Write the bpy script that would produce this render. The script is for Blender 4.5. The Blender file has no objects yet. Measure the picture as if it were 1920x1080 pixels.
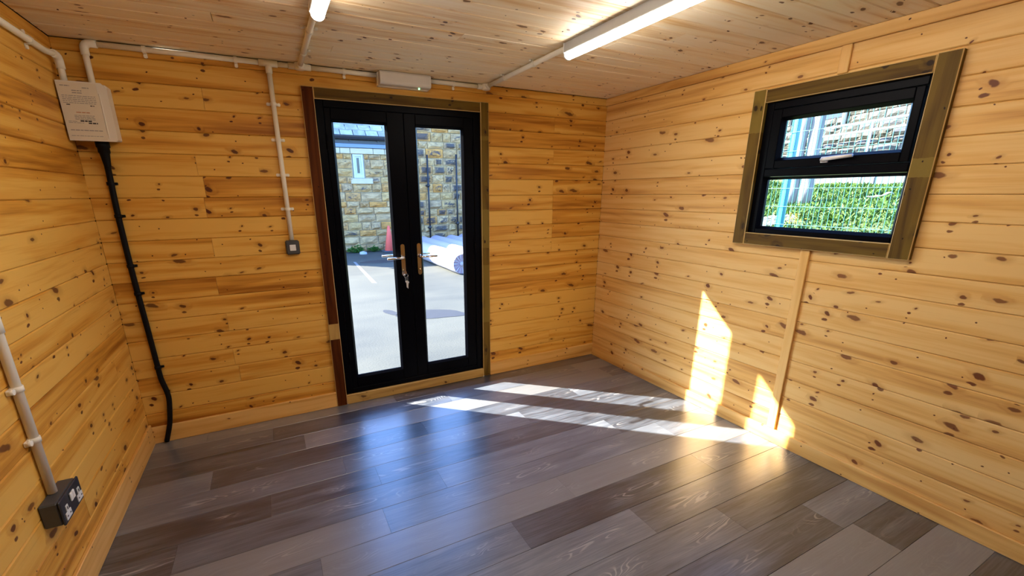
import bpy, math, random
from mathutils import Vector, Matrix
random.seed(11)
SC = bpy.context.scene
COL = SC.collection
PI = math.pi

# ------------------------------------------------------------------ camera, sky, sun, exposure
W, H, YN = 3.484, 2.25, -5.2          # room width, height, y of the wall behind the photographer
cam_d = bpy.data.cameras.new('camera')
cam = bpy.data.objects.new('camera', cam_d)
COL.objects.link(cam)
R_ = Vector((0.89314796, -0.44973259, -0.00522643))
U_ = Vector((0.13220677, 0.251414, 0.95880779))
F_ = Vector((0.42989312, 0.85704819, -0.28400759))
mw = Matrix((R_, U_, -F_)).transposed().to_4x4()
mw.translation = Vector((0.8359, -3.1267, 1.5062))
cam.matrix_world = mw
cam_d.sensor_width = 36
cam_d.lens = 815.04 * 36 / 1920
cam_d.shift_x = (960 - 923.47) / 1920
cam_d.shift_y = (603.55 - 540) / 1920
cam_d.clip_start = 0.05
SC.camera = cam

SUN_EL, SUN_STRENGTH = math.radians(31.5), 40.0
SKY_STRENGTH = 1.3
LAMP = 45.0
SC.view_settings.view_transform = 'Standard'
SC.view_settings.look = 'None'
SC.view_settings.gamma = 1
SC.view_settings.use_curve_mapping = False
SC.view_settings.exposure = 0.0

sun_dir = Vector((0.754 * math.cos(SUN_EL), -0.656 * math.cos(SUN_EL), -math.sin(SUN_EL)))   # travel of the light
sd = bpy.data.lights.new('sun', 'SUN')
sd.energy = SUN_STRENGTH
sd.angle = math.radians(0.6)
sd.color = (1.0, 0.93, 0.82)
so = bpy.data.objects.new('sun', sd)
COL.objects.link(so)
so.rotation_euler = sun_dir.to_track_quat('-Z', 'Y').to_euler()
so.location = (-6, 6, 8)

world = bpy.data.worlds.new('sky')
SC.world = world
world.use_nodes = True
wn, wl = world.node_tree.nodes, world.node_tree.links
sky = wn.new('ShaderNodeTexSky')
sky.sky_type = 'NISHITA'
sky.sun_disc = False
sky.sun_elevation = SUN_EL
sky.sun_rotation = math.atan2(-0.754, 0.656)
bg = wn['Background']
tint = wn.new('ShaderNodeMix'); tint.data_type = 'RGBA'; tint.blend_type = 'MULTIPLY'
tint.inputs[0].default_value = 1
tint.inputs[7].default_value = (.62, .88, 1.34, 1)
wl.new(sky.outputs['Color'], tint.inputs[6])
wl.new(tint.outputs[2], bg.inputs['Color'])
bg.inputs['Strength'].default_value = SKY_STRENGTH


# ------------------------------------------------------------------ mesh helpers
class MB:
    def __init__(s):
        s.v, s.f, s.m, s.s = [], [], [], []

    def add(s, vs, fs, mat=0, smooth=False):
        o = len(s.v)
        s.v += [tuple(v) for v in vs]
        for f in fs:
            s.f.append(tuple(i + o for i in f)); s.m.append(mat); s.s.append(smooth)
        return s

    def box(s, x0, x1, y0, y1, z0, z1, mat=0):
        return s.add([(x0, y0, z0), (x1, y0, z0), (x1, y1, z0), (x0, y1, z0), (x0, y0, z1), (x1, y0, z1), (x1, y1, z1), (x0, y1, z1)],
                     [(0, 3, 2, 1), (4, 5, 6, 7), (0, 1, 5, 4), (1, 2, 6, 5), (2, 3, 7, 6), (3, 0, 4, 7)], mat)

    def bbox(s, x0, x1, y0, y1, z0, z1, b=.003, mat=0, bmat=None):
        """box with chamfered edges (26 faces)"""
        bmat = mat if bmat is None else bmat
        L = ((x0, x1), (y0, y1), (z0, z1))
        idx, vs = {}, []
        for sx in (0, 1):
            for sy in (0, 1):
                for sz in (0, 1):
                    sg = (sx, sy, sz)
                    for ax in range(3):
                        p = [L[k][sg[k]] + (b if sg[k] == 0 else -b) for k in range(3)]
                        p[ax] = L[ax][sg[ax]]
                        idx[(sg, ax)] = len(vs); vs.append(tuple(p))
        fs, ms = [], []
        c = Vector(((x0 + x1) / 2, (y0 + y1) / 2, (z0 + z1) / 2))

        def put(q, m):
            P = [Vector(vs[i]) for i in q]
            n = (P[1] - P[0]).cross(P[2] - P[0])
            ctr = sum(P, Vector()) / len(P) - c
            fs.append(tuple(q) if n.dot(ctr) > 0 else tuple(reversed(q))); ms.append(m)
        for ax in range(3):
            a, d = [k for k in range(3) if k != ax]
            for sg in (0, 1):
                q = []
                for u, w in ((0, 0), (1, 0), (1, 1), (0, 1)):
                    k = [0, 0, 0]; k[ax] = sg; k[a] = u; k[d] = w
                    q.append(idx[(tuple(k), ax)])
                put(q, mat)
        for ax in range(3):
            a, d = [k for k in range(3) if k != ax]
            for u in (0, 1):
                for w in (0, 1):
                    k0 = [0, 0, 0]; k0[a] = u; k0[d] = w
                    k1 = list(k0); k1[ax] = 1
                    put([idx[(tuple(k0), a)], idx[(tuple(k0), d)], idx[(tuple(k1), d)], idx[(tuple(k1), a)]], bmat)
        for sx in (0, 1):
            for sy in (0, 1):
                for sz in (0, 1):
                    put([idx[((sx, sy, sz), k)] for k in range(3)], bmat)
        o = len(s.v)
        s.v += vs
        for f, m in zip(fs, ms):
            s.f.append(tuple(i + o for i in f)); s.m.append(m); s.s.append(False)
        return s

    def tube(s, pts, r, n=12, mat=0, cap=True):
        pts = [Vector(p) for p in pts]
        rs = r if isinstance(r, (list, tuple)) else [r] * len(pts)
        vs, prev = [], None
        for i, p in enumerate(pts):
            t = (pts[min(i + 1, len(pts) - 1)] - pts[max(i - 1, 0)]).normalized()
            if prev is None:
                a = t.orthogonal().normalized()
            else:
                a = (prev - t * prev.dot(t)).normalized()
            prev = a
            b = t.cross(a)
            for k in range(n):
                w = 2 * PI * k / n
                vs.append(p + (a * math.cos(w) + b * math.sin(w)) * rs[i])
        fs = [(i * n + k, i * n + (k + 1) % n, (i + 1) * n + (k + 1) % n, (i + 1) * n + k) for i in range(len(pts) - 1) for k in range(n)]
        s.add(vs, fs, mat, True)
        if cap:
            o = len(s.v) - len(vs)
            s.f.append(tuple(o + k for k in reversed(range(n)))); s.m.append(mat); s.s.append(False)
            e = o + (len(pts) - 1) * n
            s.f.append(tuple(e + k for k in range(n))); s.m.append(mat); s.s.append(False)
        return s

    def lathe(s, prof, c=(0, 0, 0), n=24, mat=0, axis='z', smooth=True):
        vs = []
        for r, h in prof:
            for k in range(n):
                w = 2 * PI * k / n
                a, b = r * math.cos(w), r * math.sin(w)
                p = (a, b, h) if axis == 'z' else ((a, h, b) if axis == 'y' else (h, a, b))
                vs.append((c[0] + p[0], c[1] + p[1], c[2] + p[2]))
        fs = [(i * n + k, i * n + (k + 1) % n, (i + 1) * n + (k + 1) % n, (i + 1) * n + k) for i in range(len(prof) - 1) for k in range(n)]
        if axis == 'y':
            fs = [tuple(reversed(f)) for f in fs]
        return s.add(vs, fs, mat, smooth)

    def prism(s, poly, ax, a0, a1, mat=0, smooth=False):
        """polygon in the two other axes (kept in order), extruded along axis ax from a0 to a1"""
        n = len(poly)

        def P(q, h):
            l = list(q); l.insert(ax, h); return tuple(l)
        vs = [P(q, a0) for q in poly] + [P(q, a1) for q in poly]
        fs = [(k, (k + 1) % n, n + (k + 1) % n, n + k) for k in range(n)] + [tuple(reversed(range(n))), tuple(range(n, 2 * n))]
        area = sum(poly[k][0] * poly[(k + 1) % n][1] - poly[(k + 1) % n][0] * poly[k][1] for k in range(n))
        if (area < 0) != (ax == 1):
            fs = [tuple(reversed(f)) for f in fs]
        o = len(s.v)
        s.v += vs
        for i, f in enumerate(fs):
            s.f.append(tuple(j + o for j in f)); s.m.append(mat); s.s.append(smooth and i < n)
        return s

    def mesh(s, name, mats):
        me = bpy.data.meshes.new(name)
        me.from_pydata(s.v, [], s.f)
        for m in (mats if isinstance(mats, (list, tuple)) else [mats]):
            me.materials.append(m)
        me.polygons.foreach_set('material_index', s.m)
        me.polygons.foreach_set('use_smooth', s.s)
        me.update()
        return me

    def obj(s, name, mats, parent=None, loc=None):
        o = bpy.data.objects.new(name, s.mesh(name, mats))
        COL.objects.link(o)
        if loc is not None:
            o.location = loc
        if parent is not None:
            o.parent = parent
        return o


def link(name, me, parent=None, mat=None):
    o = bpy.data.objects.new(name, me)
    COL.objects.link(o)
    if parent is not None:
        o.parent = parent
    if mat is not None:
        o.matrix_basis = mat
    return o


def empty(name, loc=(0, 0, 0)):
    o = bpy.data.objects.new(name, None)
    COL.objects.link(o)
    o.location = loc
    o.empty_display_size = .05
    return o


def tag(o, label, cat, group=None):
    o['label'] = label; o['category'] = cat
    if group:
        o['group'] = group
    return o


def struct(o, label=None):
    o['kind'] = 'structure'
    if label:
        o['label'] = label
    return o


def copy_tree(o, parent=None):
    c = o.copy()
    COL.objects.link(c)
    if parent is not None:
        c.parent = parent
    for ch in list(o.children):
        copy_tree(ch, c)
    return c


# ------------------------------------------------------------------ materials
class NT:
    def __init__(s, name):
        s.mat = bpy.data.materials.new(name)
        s.mat.use_nodes = True
        s.t = s.mat.node_tree
        s.n, s.l = s.t.nodes, s.t.links
        s.b = s.n['Principled BSDF']

    def put(s, sock, v):
        if isinstance(v, bpy.types.NodeSocket):
            s.l.new(v, sock)
        elif v is not None:
            if isinstance(v, (tuple, list)) and len(v) == 3 and sock.type == 'RGBA':
                v = (*v, 1)
            sock.default_value = v

    def math(s, op, a, b=None, c=None, clamp=False):
        n = s.n.new('ShaderNodeMath'); n.operation = op; n.use_clamp = clamp
        for i, v in enumerate((a, b, c)):
            s.put(n.inputs[i], v)
        return n.outputs[0]

    def vmath(s, op, a, b=None):
        n = s.n.new('ShaderNodeVectorMath'); n.operation = op
        s.put(n.inputs[0], a); s.put(n.inputs[1], b)
        return n.outputs[0]

    def mix(s, f, a, b, mode='MIX'):
        n = s.n.new('ShaderNodeMix'); n.data_type = 'RGBA'; n.blend_type = mode
        s.put(n.inputs[0], f); s.put(n.inputs[6], a); s.put(n.inputs[7], b)
        return n.outputs[2]

    def noise(s, vec, scale=1., detail=3., rough=.5, dist=0.):
        n = s.n.new('ShaderNodeTexNoise')
        s.put(n.inputs['Vector'], vec)
        n.inputs['Scale'].default_value = scale; n.inputs['Detail'].default_value = detail
        n.inputs['Roughness'].default_value = rough; n.inputs['Distortion'].default_value = dist
        return n.outputs['Fac']

    def voro(s, vec, scale=1., rand=1., dim='2D'):
        n = s.n.new('ShaderNodeTexVoronoi'); n.voronoi_dimensions = dim
        s.put(n.inputs['Vector'], vec)
        n.inputs['Scale'].default_value = scale; n.inputs['Randomness'].default_value = rand
        return n.outputs['Distance'], n.outputs['Color'], n.outputs['Position']

    def ramp(s, f, stops):
        n = s.n.new('ShaderNodeValToRGB')
        e = n.color_ramp.elements
        while len(e) < len(stops):
            e.new(.5)
        for k, (p, c) in zip(e, stops):
            k.position = p; k.color = (*c, 1) if len(c) == 3 else c
        s.put(n.inputs[0], f)
        return n.outputs[0]

    def step(s, v, lo, hi):
        n = s.n.new('ShaderNodeMapRange'); n.interpolation_type = 'SMOOTHSTEP'
        s.put(n.inputs[0], v); s.put(n.inputs[1], lo); s.put(n.inputs[2], hi)
        return n.outputs[0]

    def sep(s, v):
        n = s.n.new('ShaderNodeSeparateXYZ'); s.put(n.inputs[0], v)
        return n.outputs

    def sepc(s, v):
        n = s.n.new('ShaderNodeSeparateColor'); s.put(n.inputs[0], v)
        return n.outputs

    def comb(s, x, y, z=0.):
        n = s.n.new('ShaderNodeCombineXYZ')
        for i, v in enumerate((x, y, z)):
            s.put(n.inputs[i], v)
        return n.outputs[0]

    def coord(s, which='Object'):
        return s.n.new('ShaderNodeTexCoord').outputs[which]

    def rnd(s):
        return s.n.new('ShaderNodeObjectInfo').outputs['Random']

    def bump(s, h, strength=.3, dist=.002):
        n = s.n.new('ShaderNodeBump')
        n.inputs['Strength'].default_value = strength; n.inputs['Distance'].default_value = dist
        s.put(n.inputs['Height'], h)
        s.l.new(n.outputs[0], s.b.inputs['Normal'])

    def out(s, col=None, rough=None, metal=None, spec=None):
        s.put(s.b.inputs['Base Color'], col); s.put(s.b.inputs['Roughness'], rough)
        s.put(s.b.inputs['Metallic'], metal); s.put(s.b.inputs['Specular IOR Level'], spec)
        return s.mat


def plain(name, col, rough=.5, metal=0., spec=.5, mottle=.0, mscale=20.):
    t = NT(name)
    c = col
    if mottle:
        f = t.noise(t.coord(), mscale, 4)
        c = t.mix(f, tuple(v * (1 - mottle) for v in col), tuple(min(1, v * (1 + mottle)) for v in col))
    return t.out(c, rough, metal, spec)


def wood(name, pale, mid, dark, knot_scale=8.5, knot_share=.5, knot_min=.004, knot_max=.013, rough=.42, tone=.18, ring=1., spec=.4, knot_col=(.095, .022, .006), bands=None):
    """boards: local x along the grain, local y across"""
    t = NT(name)
    r = t.rnd()
    off = t.comb(t.math('MULTIPLY', r, 91.7), t.math('MULTIPLY', r, 37.3), t.math('MULTIPLY', r, 13.1))
    co = t.vmath('ADD', t.coord(), off)
    x, y, z = t.sep(co)
    # knots: distance in metres to the nearest knot centre, knots larger or smaller or absent per cell
    wob = t.noise(co, 26., 2.)
    kco = t.comb(t.math('ADD', t.math('MULTIPLY', x, .8), t.math('MULTIPLY', wob, .016)), t.math('ADD', t.math('MULTIPLY', y, 1.), t.math('MULTIPLY', wob, .016)))
    d1, c1, p1 = t.voro(kco, knot_scale, .95)
    cr, cg, cb = t.sepc(c1)[:3]
    kp = t.sep(t.vmath('SUBTRACT', kco, p1))
    slim = t.math('ADD', .45, t.math('MULTIPLY', cb, .75))
    skew = t.math('MULTIPLY', t.math('SUBTRACT', cg, .5), 1.2)
    kx = t.math('ADD', t.math('MULTIPLY', kp[0], slim), t.math('MULTIPLY', kp[1], skew))
    dm = t.math('SQRT', t.math('ADD', t.math('MULTIPLY', kx, kx), t.math('MULTIPLY', kp[1], kp[1])))
    has = t.math('LESS_THAN', cr, knot_share)
    rad = t.math('ADD', t.math('MULTIPLY', t.math('MULTIPLY', cg, cg), knot_max - knot_min), knot_min)
    rel = t.math('DIVIDE', dm, rad)
    core = t.math('MULTIPLY', t.math('SUBTRACT', 1., t.step(rel, .72, 1.12)), has)
    halo = t.math('MULTIPLY', t.math('SUBTRACT', 1., t.step(rel, .9, 3.2)), has)
    k2x = t.math('ADD', t.math('MULTIPLY', kp[0], .7), t.math('MULTIPLY', t.math('SUBTRACT', cb, .5), .022))
    k2y = t.math('ADD', kp[1], t.math('ADD', .024, t.math('MULTIPLY', cg, .016)))
    dq = t.math('SQRT', t.math('ADD', t.math('MULTIPLY', k2x, k2x), t.math('MULTIPLY', k2y, k2y)))
    pair = t.math('MULTIPLY', t.math('MULTIPLY', has, t.math('GREATER_THAN', cb, .35)), t.math('SUBTRACT', 1., t.step(t.math('DIVIDE', dq, t.math('ADD', t.math('MULTIPLY', rad, .45), .0025)), .7, 1.15)))
    core = t.math('MAXIMUM', core, pair)
    d2, c2, _ = t.voro(t.vmath('ADD', kco, (7.3, 3.1, 0)), knot_scale * 1.9, .95)
    has2 = t.math('LESS_THAN', t.sepc(c2)[0], knot_share * .3)
    pin = t.math('MULTIPLY', t.math('SUBTRACT', 1., t.step(t.math('DIVIDE', d2, knot_scale * 1.9), .0022, .0042)), has2)
    # growth rings cut lengthwise: bands across the board that wander, and bulge round the knots
    warp = t.noise(t.comb(t.math('MULTIPLY', x, 1.1), t.math('MULTIPLY', y, 7.)), 1., 2.)
    ph = t.math('ADD', t.math('MULTIPLY', y, 120.), t.math('MULTIPLY', warp, 26.))
    ph = t.math('ADD', ph, t.math('MULTIPLY', halo, 5.))
    rings = t.math('POWER', t.math('ADD', t.math('MULTIPLY', t.math('SINE', ph), .5), .5), 2.2)
    fine = t.noise(t.comb(t.math('MULTIPLY', x, 5.), t.math('MULTIPLY', y, 240.)), 1., 3.)
    broad = t.noise(t.comb(t.math('MULTIPLY', x, .9), t.math('MULTIPLY', y, 16.)), 1., 3.)
    f = t.math('ADD', t.math('MULTIPLY', t.math('ADD', t.math('MULTIPLY', t.math('SUBTRACT', broad, .5), 1.9), .47), 1.), t.math('MULTIPLY', rings, .26 * ring))
    f = t.math('ADD', f, t.math('MULTIPLY', t.math('SUBTRACT', fine, .5), .35))
    f = t.math('ADD', f, t.math('MULTIPLY', t.math('SUBTRACT', r, .5), tone * 2))
    f = t.math('SUBTRACT', f, .12, clamp=True)
    col = t.ramp(f, [(.22, pale), (.52, mid), (.95, dark)])
    if bands:                                        # lengths of the board that took the treatment differently
        bc, amount = bands
        _, bcol, _ = t.voro(t.comb(t.math('ADD', x, t.math('MULTIPLY', t.noise(co, 40., 1.), .01)), 0.), 4.2, 1., '2D')
        col = t.mix(t.math('MULTIPLY', t.math('LESS_THAN', t.sepc(bcol)[0], .36), amount), col, bc)
    streak = t.noise(t.comb(t.math('MULTIPLY', x, 2.2), t.math('MULTIPLY', y, 55.)), 1., 2.)
    col = t.mix(t.math('MULTIPLY', halo, .38), col, dark)
    col = t.mix(t.math('MULTIPLY', t.step(streak, .62, .8), .25), col, dark)
    col = t.mix(t.math('MULTIPLY', core, t.math('ADD', t.math('MULTIPLY', cb, .2), .8)), col, knot_col)
    col = t.mix(pin, col, tuple(v * .8 for v in knot_col))
    t.bump(t.math('ADD', t.math('MULTIPLY', fine, .6), t.math('MULTIPLY', rings, .4)), .12, .001)
    return t.out(col, t.math('ADD', t.math('MULTIPLY', fine, .12), rough - .06), 0, spec)


PINE = wood('knotty_pine', (.77, .44, .09), (.66, .31, .042), (.34, .12, .009), knot_min=.005, knot_max=.016, knot_share=.46, rough=.5, spec=.25, tone=.24, ring=.55)
PINE_LIT = wood('lit_knotty_pine', (.80, .505, .18), (.73, .405, .112), (.46, .20, .042), knot_min=.005, knot_max=.017, knot_share=.44, rough=.5, spec=.25, tone=.14, ring=.45, knot_col=(.15, .042, .012))  # same pine, lightened: the right wall's brighter light is painted into the colour
PINE_TUBE_LIT = wood('tube_lit_ceiling_pine', (.93, .81, .60), (.90, .745, .50), (.70, .44, .18), knot_min=.005, knot_max=.014, knot_share=.36, rough=.5, spec=.25, ring=.55)  # ceiling copy of the pine, paled to paint in the glow of the tubes
PINE_TRIM = wood('pine_moulding', (.80, .49, .16), (.73, .41, .11), (.56, .26, .055), knot_scale=6, knot_share=.3, knot_max=.008, tone=.1)
TREATED = wood('treated_timber', (.15, .088, .010), (.105, .056, .006), (.05, .022, .003), knot_scale=6, knot_share=.62, knot_min=.008, knot_max=.019, tone=.12,
               knot_col=(.025, .011, .004), bands=((.21, .14, .022), .8), rough=.6, spec=.2)
RED_TIMBER = wood('dark_red_timber', (.10, .026, .003), (.07, .016, .002), (.03, .007, .001), rough=.65, spec=.12, knot_scale=6, knot_share=.5, knot_min=.006, knot_max=.014, tone=.1, knot_col=(.012, .004, .002))
SILL_TIMBER = wood('pale_sill_timber', (.52, .34, .10), (.42, .26, .07), (.26, .14, .03), knot_scale=6, knot_share=.5, knot_max=.012, tone=.1, knot_col=(.08, .035, .01))
ARRIS = wood('pale_timber_edge', (.66, .47, .19), (.6, .40, .14), (.5, .3, .09), knot_share=0, tone=.05)  # chamfers of the surround boards, paler than their faces


def floor_mat():
    t = NT('grey_oak_vinyl')
    r = t.rnd()
    off = t.comb(t.math('MULTIPLY', r, 71.7), t.math('MULTIPLY', r, 33.3), 0.)
    co = t.vmath('ADD', t.coord(), off)
    x, y, z = t.sep(co)
    streak = t.noise(t.comb(t.math('MULTIPLY', x, 1.6), t.math('MULTIPLY', y, 26.)), 1., 4., .6)
    fine = t.noise(t.comb(t.math('MULTIPLY', x, 7.), t.math('MULTIPLY', y, 170.)), 1., 3.)
    cloud = t.noise(t.comb(t.math('MULTIPLY', x, 2.5), t.math('MULTIPLY', y, 6.)), 1., 3.)
    f = t.math('ADD', t.math('MULTIPLY', t.math('ADD', t.math('MULTIPLY', t.math('SUBTRACT', streak, .5), 1.6), .5), .55), t.math('ADD', .0, t.math('MULTIPLY', t.math('ADD', t.math('MULTIPLY', t.math('SUBTRACT', fine, .5), 1.5), .5), .45)))
    f = t.math('ADD', f, t.math('MULTIPLY', t.math('SUBTRACT', cloud, .5), .5))
    r2 = t.math('FRACT', t.math('MULTIPLY', r, 7.31))
    f = t.math('ADD', f, t.math('MULTIPLY', t.math('SUBTRACT', r2, .5), .46))
    col = t.ramp(f, [(.22, (.030, .033, .042)), (.48, (.088, .101, .127)), (.72, (.138, .156, .190)), (.98, (.225, .245, .28))])
    warm = t.math('GREATER_THAN', t.math('FRACT', t.math('MULTIPLY', r, 3.77)), .78)
    col = t.mix(t.math('MULTIPLY', warm, .55), col, (.235, .235, .235))
    # limed cathedral figure: pale nested lines along the middle of a board, in some lengths only
    w = t.noise(t.comb(t.math('MULTIPLY', x, 1.7), t.math('MULTIPLY', y, 10.)), 1., 2.2, .5, .5)
    lines = t.step(t.math('SINE', t.math('MULTIPLY', w, 120.)), .4, .98)
    y0 = t.sep(t.coord())[1]
    mid = t.math('SUBTRACT', 1., t.step(t.math('ABSOLUTE', t.math('ADD', y0, t.math('MULTIPLY', t.math('SUBTRACT', cloud, .5), .16))), .008, .042))
    where = t.step(t.noise(t.comb(t.math('MULTIPLY', x, 1.9), 3.), 1., 1.), .47, .58)
    fig = t.math('MULTIPLY', t.math('MULTIPLY', lines, mid), where)
    col = t.mix(t.math('MULTIPLY', fig, .6), col, (.42, .41, .42))
    t.bump(t.math('SUBTRACT', fine, t.math('MULTIPLY', fig, .6)), .10, .001)
    t.b.inputs['Coat Weight'].default_value = .8
    t.b.inputs['Coat Roughness'].default_value = .30
    return t.out(col, t.math('ADD', t.math('MULTIPLY', streak, .14), .25), 0, 1.)


FLOOR = floor_mat()
DARK_GAP = plain('dark_batten_cavity', (.03, .018, .008), .9)
CLAD = plain('grey_cabin_outside', (.12, .14, .13), .6, mottle=.15, mscale=6)
UPVC = plain('black_upvc', (.002, .002, .0035), .36, 0, .05, mottle=.1)
PVC = plain('white_pvc_conduit', (.86, .81, .68), .5, mottle=.04)
WHITE_MET = plain('white_painted_metal', (.78, .74, .64), .35)
GREY_MET = plain('grey_painted_metal', (.46, .46, .45), .4, mottle=.05)
PAPER = plain('printed_paper', (.76, .69, .54), .8, mottle=.03, mscale=40)
INK = plain('black_ink', (.03, .03, .03), .8)
INK_GREY = plain('grey_print', (.33, .31, .28), .8)
INK_RED = plain('red_print', (.55, .25, .12), .8)
BLACK_CABLE = plain('black_cable_sheath', (.004, .004, .005), .55, 0, .15, mottle=.1)
CHROME = plain('polished_chrome', (.82, .81, .79), .16, 1.)
SATIN = plain('satin_silver', (.80, .79, .76), .35, .35)
BRASS = plain('brass_cylinder', (.75, .6, .3), .25, 1.)
BOX_GREY = plain('dark_grey_moulding', (.055, .058, .062), .45, mottle=.08)
FACE_NAVY = plain('black_face_plate', (.018, .022, .032), .35)
WHITE_PL = plain('white_plastic', (.8, .8, .77), .3)
CREAM_PL = plain('translucent_cover', (.66, .62, .56), .35, mottle=.04)


def glow(name, col, strength):
    t = NT(name)
    t.put(t.b.inputs['Base Color'], col); t.put(t.b.inputs['Emission Color'], col)
    t.b.inputs['Emission Strength'].default_value = strength
    return t.mat


TUBE = glow('lit_lamp_diffuser', (1., .93, .86), LAMP)
GREEN_LED = glow('green_indicator', (.35, 1., .45), 2.5)


def glass(name, tint=(.95, .97, .97)):
    t = NT(name)
    t.n.remove(t.b)
    tr = t.n.new('ShaderNodeBsdfTransparent'); t.put(tr.inputs[0], tint)
    gl = t.n.new('ShaderNodeBsdfGlossy'); gl.inputs['Roughness'].default_value = .02
    fr = t.n.new('ShaderNodeFresnel'); fr.inputs[0].default_value = 1.22
    mx = t.n.new('ShaderNodeMixShader')
    back = t.n.new('ShaderNodeNewGeometry').outputs['Backfacing']       # the second face of the sheet only lets light through
    t.l.new(t.math('MULTIPLY', fr.outputs[0], t.math('SUBTRACT', 1., back)), mx.inputs[0]); t.l.new(tr.outputs[0], mx.inputs[1]); t.l.new(gl.outputs[0], mx.inputs[2])
    t.l.new(mx.outputs[0], t.n['Material Output'].inputs[0])
    return t.mat


GLASS = glass('clear_glazing')


def concrete_mat():
    t = NT('yard_concrete')
    co = t.coord()
    a = t.noise(co, .7, 5., .6)
    b = t.noise(co, 45., 3.)
    x, y, z = t.sep(co)
    drag = t.noise(t.comb(t.math('MULTIPLY', x, 1.1), t.math('MULTIPLY', y, 3.2)), 1., 4.)
    f = t.math('ADD', t.math('MULTIPLY', a, .5), t.math('ADD', t.math('MULTIPLY', b, .25), t.math('MULTIPLY', drag, .3)))
    col = t.ramp(f, [(.34, (0.0312, 0.0328, 0.0282)), (.47, (0.0492, 0.0500, 0.0395)), (.57, (0.0615, 0.0607, 0.0458)), (.70, (0.0779, 0.0754, 0.0550))])
    t.bump(b, .3, .01)
    return t.out(col, .85)


CONCRETE = concrete_mat()
WET = plain('wet_tarmac_patch', (.028, .028, .03), .6, mottle=.2, mscale=12)
ROADPAINT = plain('worn_white_paint', (.18, .18, .175), .8, mottle=.2, mscale=30)


def stone_mat(name, soot, hues):
    t = NT(name)
    r = t.rnd()
    co = t.vmath('ADD', t.coord(), t.comb(t.math('MULTIPLY', r, 50.), t.math('MULTIPLY', r, 23.), t.math('MULTIPLY', r, 11.)))
    base = t.ramp(r, [(i / max(1, len(hues) - 1), h) for i, h in enumerate(hues)])
    m = t.noise(co, 2.6, 5., .65)
    col = t.mix(t.step(m, .35, .7), tuple([.62] * 3), (1.12, 1.1, 1.05))
    col = t.mix(1., base, col, 'MULTIPLY')
    r2 = t.math('FRACT', t.math('MULTIPLY', r, 9.17))
    s = t.step(t.math('ADD', t.noise(co, 3.2, 5., .65), t.math('MULTIPLY', t.math('SUBTRACT', r2, .5), .5)), soot, soot + .10)
    px, py, pz = t.sep(t.coord())
    rim = t.math('MAXIMUM', t.math('ABSOLUTE', px), t.math('ABSOLUTE', pz))      # the tooled margins stay cleaner
    s = t.math('MULTIPLY', s, t.math('SUBTRACT', 1., t.step(rim, .26, .46)))
    col = t.mix(t.math('MULTIPLY', s, .88), col, (.05, .05, .058))
    t.bump(m, .8, .04)
    return t.out(col, .9)


HUES = [(0.508, 0.318, 0.138), (0.617, 0.386, 0.152), (0.544, 0.355, 0.179), (0.671, 0.438, 0.207), (0.508, 0.325, 0.152), (0.671, 0.318, 0.076), (0.635, 0.408, 0.186), (0.472, 0.318, 0.172)]
STONE_A = stone_mat('buff_sandstone', .68, HUES)
STONE_B = stone_mat('sooty_sandstone', .49, HUES)
STONE_C = stone_mat('pale_sandstone', .60, [(.10, .095, .075), (.12, .11, .08), (.085, .085, .08), (.13, .115, .075), (.11, .10, .09)])
DRESSED = plain('dressed_sandstone', (0.5600, 0.4800, 0.3360), .85, mottle=.18, mscale=5)
MORTAR = plain('lime_mortar', (0.4800, 0.4320, 0.3360), .95, mottle=.2, mscale=15)
MORTAR_B = plain('grey_mortar', (.05, .05, .05), .95, mottle=.2, mscale=15)
SLATE = stone_mat('pale_roof_slate', .95, [(0.3744, 0.3816, 0.3744), (0.4320, 0.4392, 0.4320), (0.4032, 0.4032, 0.3888), (0.4608, 0.4608, 0.4464)])
GUTTER = plain('dark_gutter', (.02, .024, .035), .35)
FASCIA = plain('blue_grey_fascia', (.16, .23, .36), .4)
FRAME_W = plain('white_window_frame', (0.5400, 0.5700, 0.6000), .35)
DARK_PANE = plain('dark_pane', (.02, .025, .03), .1)
CONE_RED = plain('faded_red_cone', (.92, .13, .085), .5, mottle=.06)
CONE_BASE = plain('cone_rubber_base', (.06, .07, .08), .7)
ROLL_WHITE = plain('white_plastic_wrap', (0.4200, 0.3750, 0.4050), .4, mottle=.05, mscale=6)
ROLL_PURPLE = plain('mauve_wrap_pleat', (.30, .20, .24), .5)
PIPE_BLACK = plain('black_iron', (.018, .018, .022), .5)
TEAL = plain('teal_powder_coat', (.004, .20, .225), .45)
WIRE = plain('green_coated_wire', (.035, .16, .13), .5)
GALV = plain('galvanised_steel', (.42, .44, .46), .5, .2)
SOIL = plain('bank_soil', (.10, .13, .03), .95, mottle=.5, mscale=5)
BARK_L = None


def bark_mat():
    t = NT('pale_tree_bark')
    co = t.coord()
    x, y, z = t.sep(co)
    a = t.noise(t.comb(t.math('MULTIPLY', x, 14.), t.math('MULTIPLY', y, 14.), t.math('MULTIPLY', z, 1.6)), 1., 4.)
    col = t.ramp(a, [(.3, (.15, .14, .125)), (.5, (.24, .225, .205)), (.7, (.31, .29, .265))])
    t.bump(a, .6, .02)
    return t.out(col, .9)


BARK = bark_mat()


def grass_mat():
    t = NT('bright_spring_grass')
    g = t.n.new('ShaderNodeNewGeometry').outputs['Random Per Island']
    p = t.noise(t.coord(), 1.4, 3.)
    f = t.math('ADD', t.math('MULTIPLY', g, .7), t.math('MULTIPLY', p, .4))
    col = t.ramp(f, [(.15, (0.0102, 0.0382, 0.0026)), (.5, (0.0323, 0.0850, 0.0059)), (.8, (0.0723, 0.1318, 0.0119)), (1., (0.1360, 0.1445, 0.0382))])
    t.b.inputs['Subsurface Weight'].default_value = 0
    return t.out(col, .6, 0, .3)


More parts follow.
